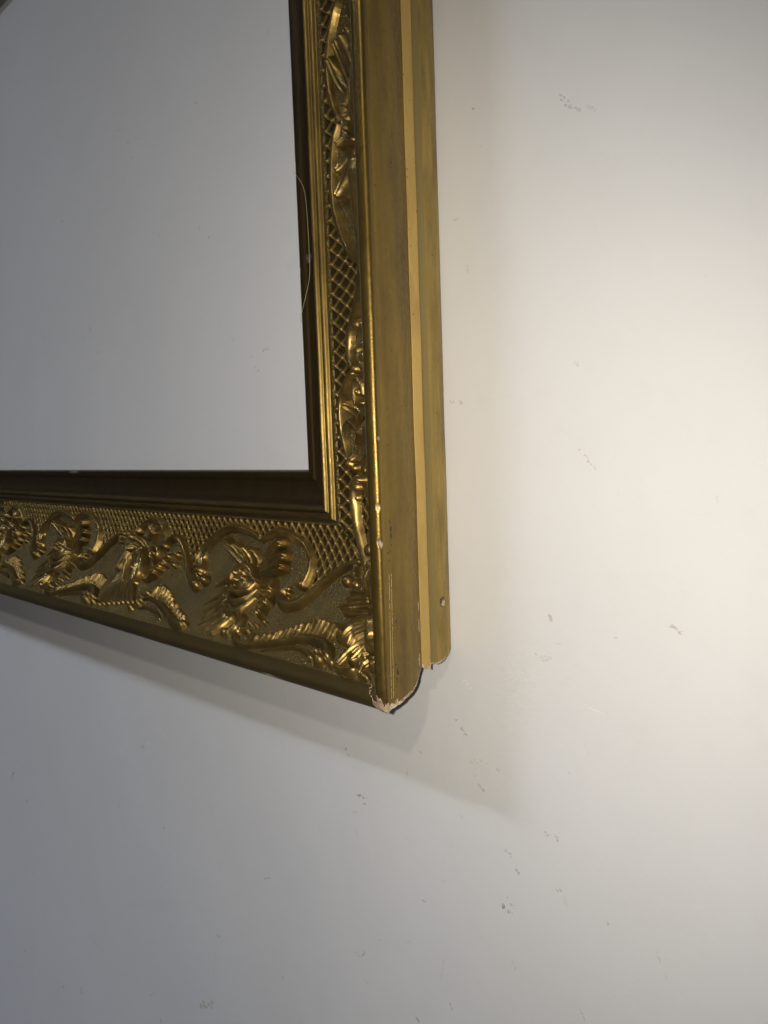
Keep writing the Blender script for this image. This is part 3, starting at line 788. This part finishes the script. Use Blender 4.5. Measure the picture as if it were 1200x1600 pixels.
# right stile: mirrored order, B first, then A
mapB = lambda s: .180 - (s - B0) * RSTR
mapA = lambda s: .393 - (s - A0) * RSTR
build_B('right', mapB, right, .0005, 600)
build_A('right', mapA, right, .0005, 700)
ornament('s_scroll', 'right', [('tube', [(.1430, .0740), (.1394, .0780), (.1309, .0822), (.1207, .0819), (.1076, .0806), (.0914, .0746), (.0766, .0672), (.0660, .0600)],
                                [.0034, .0040, .0044, .0046, .0044, .0042, .0038, .003], [.006, .007, .0075, .007, .0065, .006, .0055, .004])], ident, M['ornament'], right, .0004, 800)
build_corner('right', right, .0006, 900)

# ---- broken corner: the gesso has come off along the mitre
def plaster_patch(name, parent, path, w_r, w_b, seed, lift=0.0005, n=90, m_=16, mat='plaster', rg=1.0):
    """rough crust along the mitre edge: path of (a, h); w_r up the right face, w_b along the bottom face"""
    p = dense(path, n)
    t = np.linspace(0, 1, n)
    wr = np.interp(t, np.linspace(0, 1, len(w_r)), w_r)
    wb = np.interp(t, np.linspace(0, 1, len(w_b)), w_b)
    u = np.linspace(-1, 1, 2 * m_ + 1)
    T, U = np.meshgrid(np.arange(n), u, indexing='ij')
    a, h = p[T, 0], p[T, 1]
    jag = 1 + (vnoise(T * 0.12, np.sign(U) * 5 + 9, seed) - .5) * 0.9 + (vnoise(T * 0.45, np.sign(U) * 5 + 2, seed + 4) - .5) * .35
    ext_r = np.clip(U, 0, 1) * wr[T] * jag
    ext_b = np.clip(-U, 0, 1) * wb[T] * jag
    rough = (vnoise(T * .22, U * 4, seed + 1) - .45) * .0009 + (vnoise(T * .6, U * 9, seed + 2) - .5) * .0004
    rough = rough * rg
    fall = np.clip((1 - np.abs(U)) * 3, 0, 1)
    out = lift * fall + rough * fall - .0004 * (1 - fall)
    x = -a + np.where(U >= 0, out, out * .6)
    z = a + ext_r - np.where(U <= 0, out, out * .6)
    x = x - ext_b
    y = -h - out * .3
    P = np.stack([x, y, z], -1)
    return link(name, grid_mesh(name, P), M[mat], parent)

EDGE = SIDE[1:] + RIM[1:6]
plaster_patch('bare_plaster', right, EDGE, [.0006, .0014, .0018, .0014, .0022, .0036, .0050, .0054], [.002, .002, .003], 5, lift=.0001, n=150, rg=.35)
plaster_patch('bare_plaster', right, RIM[3:], [.0055, .0030, .0012], [.0050, .0064, .0050], 8, lift=.0006, n=60, mat='gesso', rg=.5)
plaster_patch('bare_plaster', right, BACK[1:] + GROOVE[1:] + PALE[1:4], [.0005, .0010, .0014, .0032], [.002, .002], 12, lift=.0001, n=110, rg=.4)

# ---- head of the nail sunk in the back moulding
v, f = [(0, 0, 0)], []
for j in range(14):
    tt = math.tau * j / 14
    v.append((0, .0029 * math.cos(tt), .0029 * math.sin(tt)))
for j in range(14):
    f.append((0, 1 + j, 1 + (j + 1) % 14))
nail = link('nail_head', raw_mesh('nail_head', v, f), M['nail'], right)
nail.location = (-.0158 - .0030, -.0175, .0557)
nail.rotation_euler = (0, 0, -.10)

# ---- old specks and two scratches on the outer side of the right stile
sp = Blobs()
SIDE_D = dense(SIDE, 300)
def side_pt(z, h, off=0.00012):
    a = np.interp(h, SIDE_D[:, 1], SIDE_D[:, 0])
    return Vector((-a + off, -h, z))
NX, UY, UZ = Vector((1, 0, 0)), Vector((0, 1, 0)), Vector((0, 0, 1))
for z, h, r in [(.1179, .0799, .0010), (.1139, .0790, .0011), (.1125, .0795, .0009), (.1099, .0792, .0013), (.1085, .0790, .0009), (.1032, .0795, .0008), (.1001, .0808, .0007), (.0987, .0825, .0007), (.0939, .0817, .0008),
                (.0438, .0808, .0007), (.0552, .0768, .0007), (.0279, .0787, .0008), (.0240, .0775, .0010), (.0226, .0773, .0011), (.0215, .0768, .0009), (.0185, .0775, .0011), (.165, .0800, .0008), (.2817, .0498, .0007), (.335, .066, .0008), (.40, .074, .0007)]:
    for j in range(3):
        sp.add(side_pt(z + rnd.gauss(0, r * .5), h + rnd.gauss(0, r * .4)), UZ, UY, NX, r * rnd.uniform(.5, .9), r * rnd.uniform(.4, .7), rnd.uniform(-.6, .6), (0.03, 0.018, 0.008))
for h0, h1 in ((.0825, .0842), (.0803, .0822)):
    for i in range(70):
        z = .0846 - .0763 * i / 69
        h = h0 + (h1 - h0) * i / 69
        if rnd.random() < .12:
            continue
        sp.add(side_pt(z, h), UZ, UY, NX, .0010, .00022, rnd.gauss(0, .03), (0.48, 0.37, 0.17))
sp.build('specks_and_scratches', M['marks'], right)

# ---- a loose hair lying over the sight edge of the right stile
hp = smooth_path([(-.1462, -.0262, .3740), (-.1428, -.0268, .3711), (-.1351, -.0262, .3593), (-.1318, -.0268, .3408), (-.1307, -.0272, .3133), (-.1329, -.0264, .2919), (-.1432, -.0272, .2666), (-.1465, -.0250, .2610)], 70)
v, f = [], []
for i, c in enumerate(hp):
    d = hp[min(i + 1, 69)] - hp[max(i - 1, 0)]
    d /= np.linalg.norm(d)
    e1 = np.cross(d, (0, 1, 0)); e1 /= np.linalg.norm(e1)
    e2 = np.cross(d, e1)
    for j in range(6):
        t = math.tau * j / 6
        v.append(c + 0.00017 * (e1 * math.cos(t) + e2 * math.sin(t)))
for i in range(69):
    for j in range(6):
        f.append((i * 6 + j, i * 6 + (j + 1) % 6, (i + 1) * 6 + (j + 1) % 6, (i + 1) * 6 + j))
hair = link('hair', raw_mesh('hair', v, f), M['hair'])
hair['label'] = 'thin pale hair curving over the dark inner edge of the frame'
hair['category'] = 'hair'
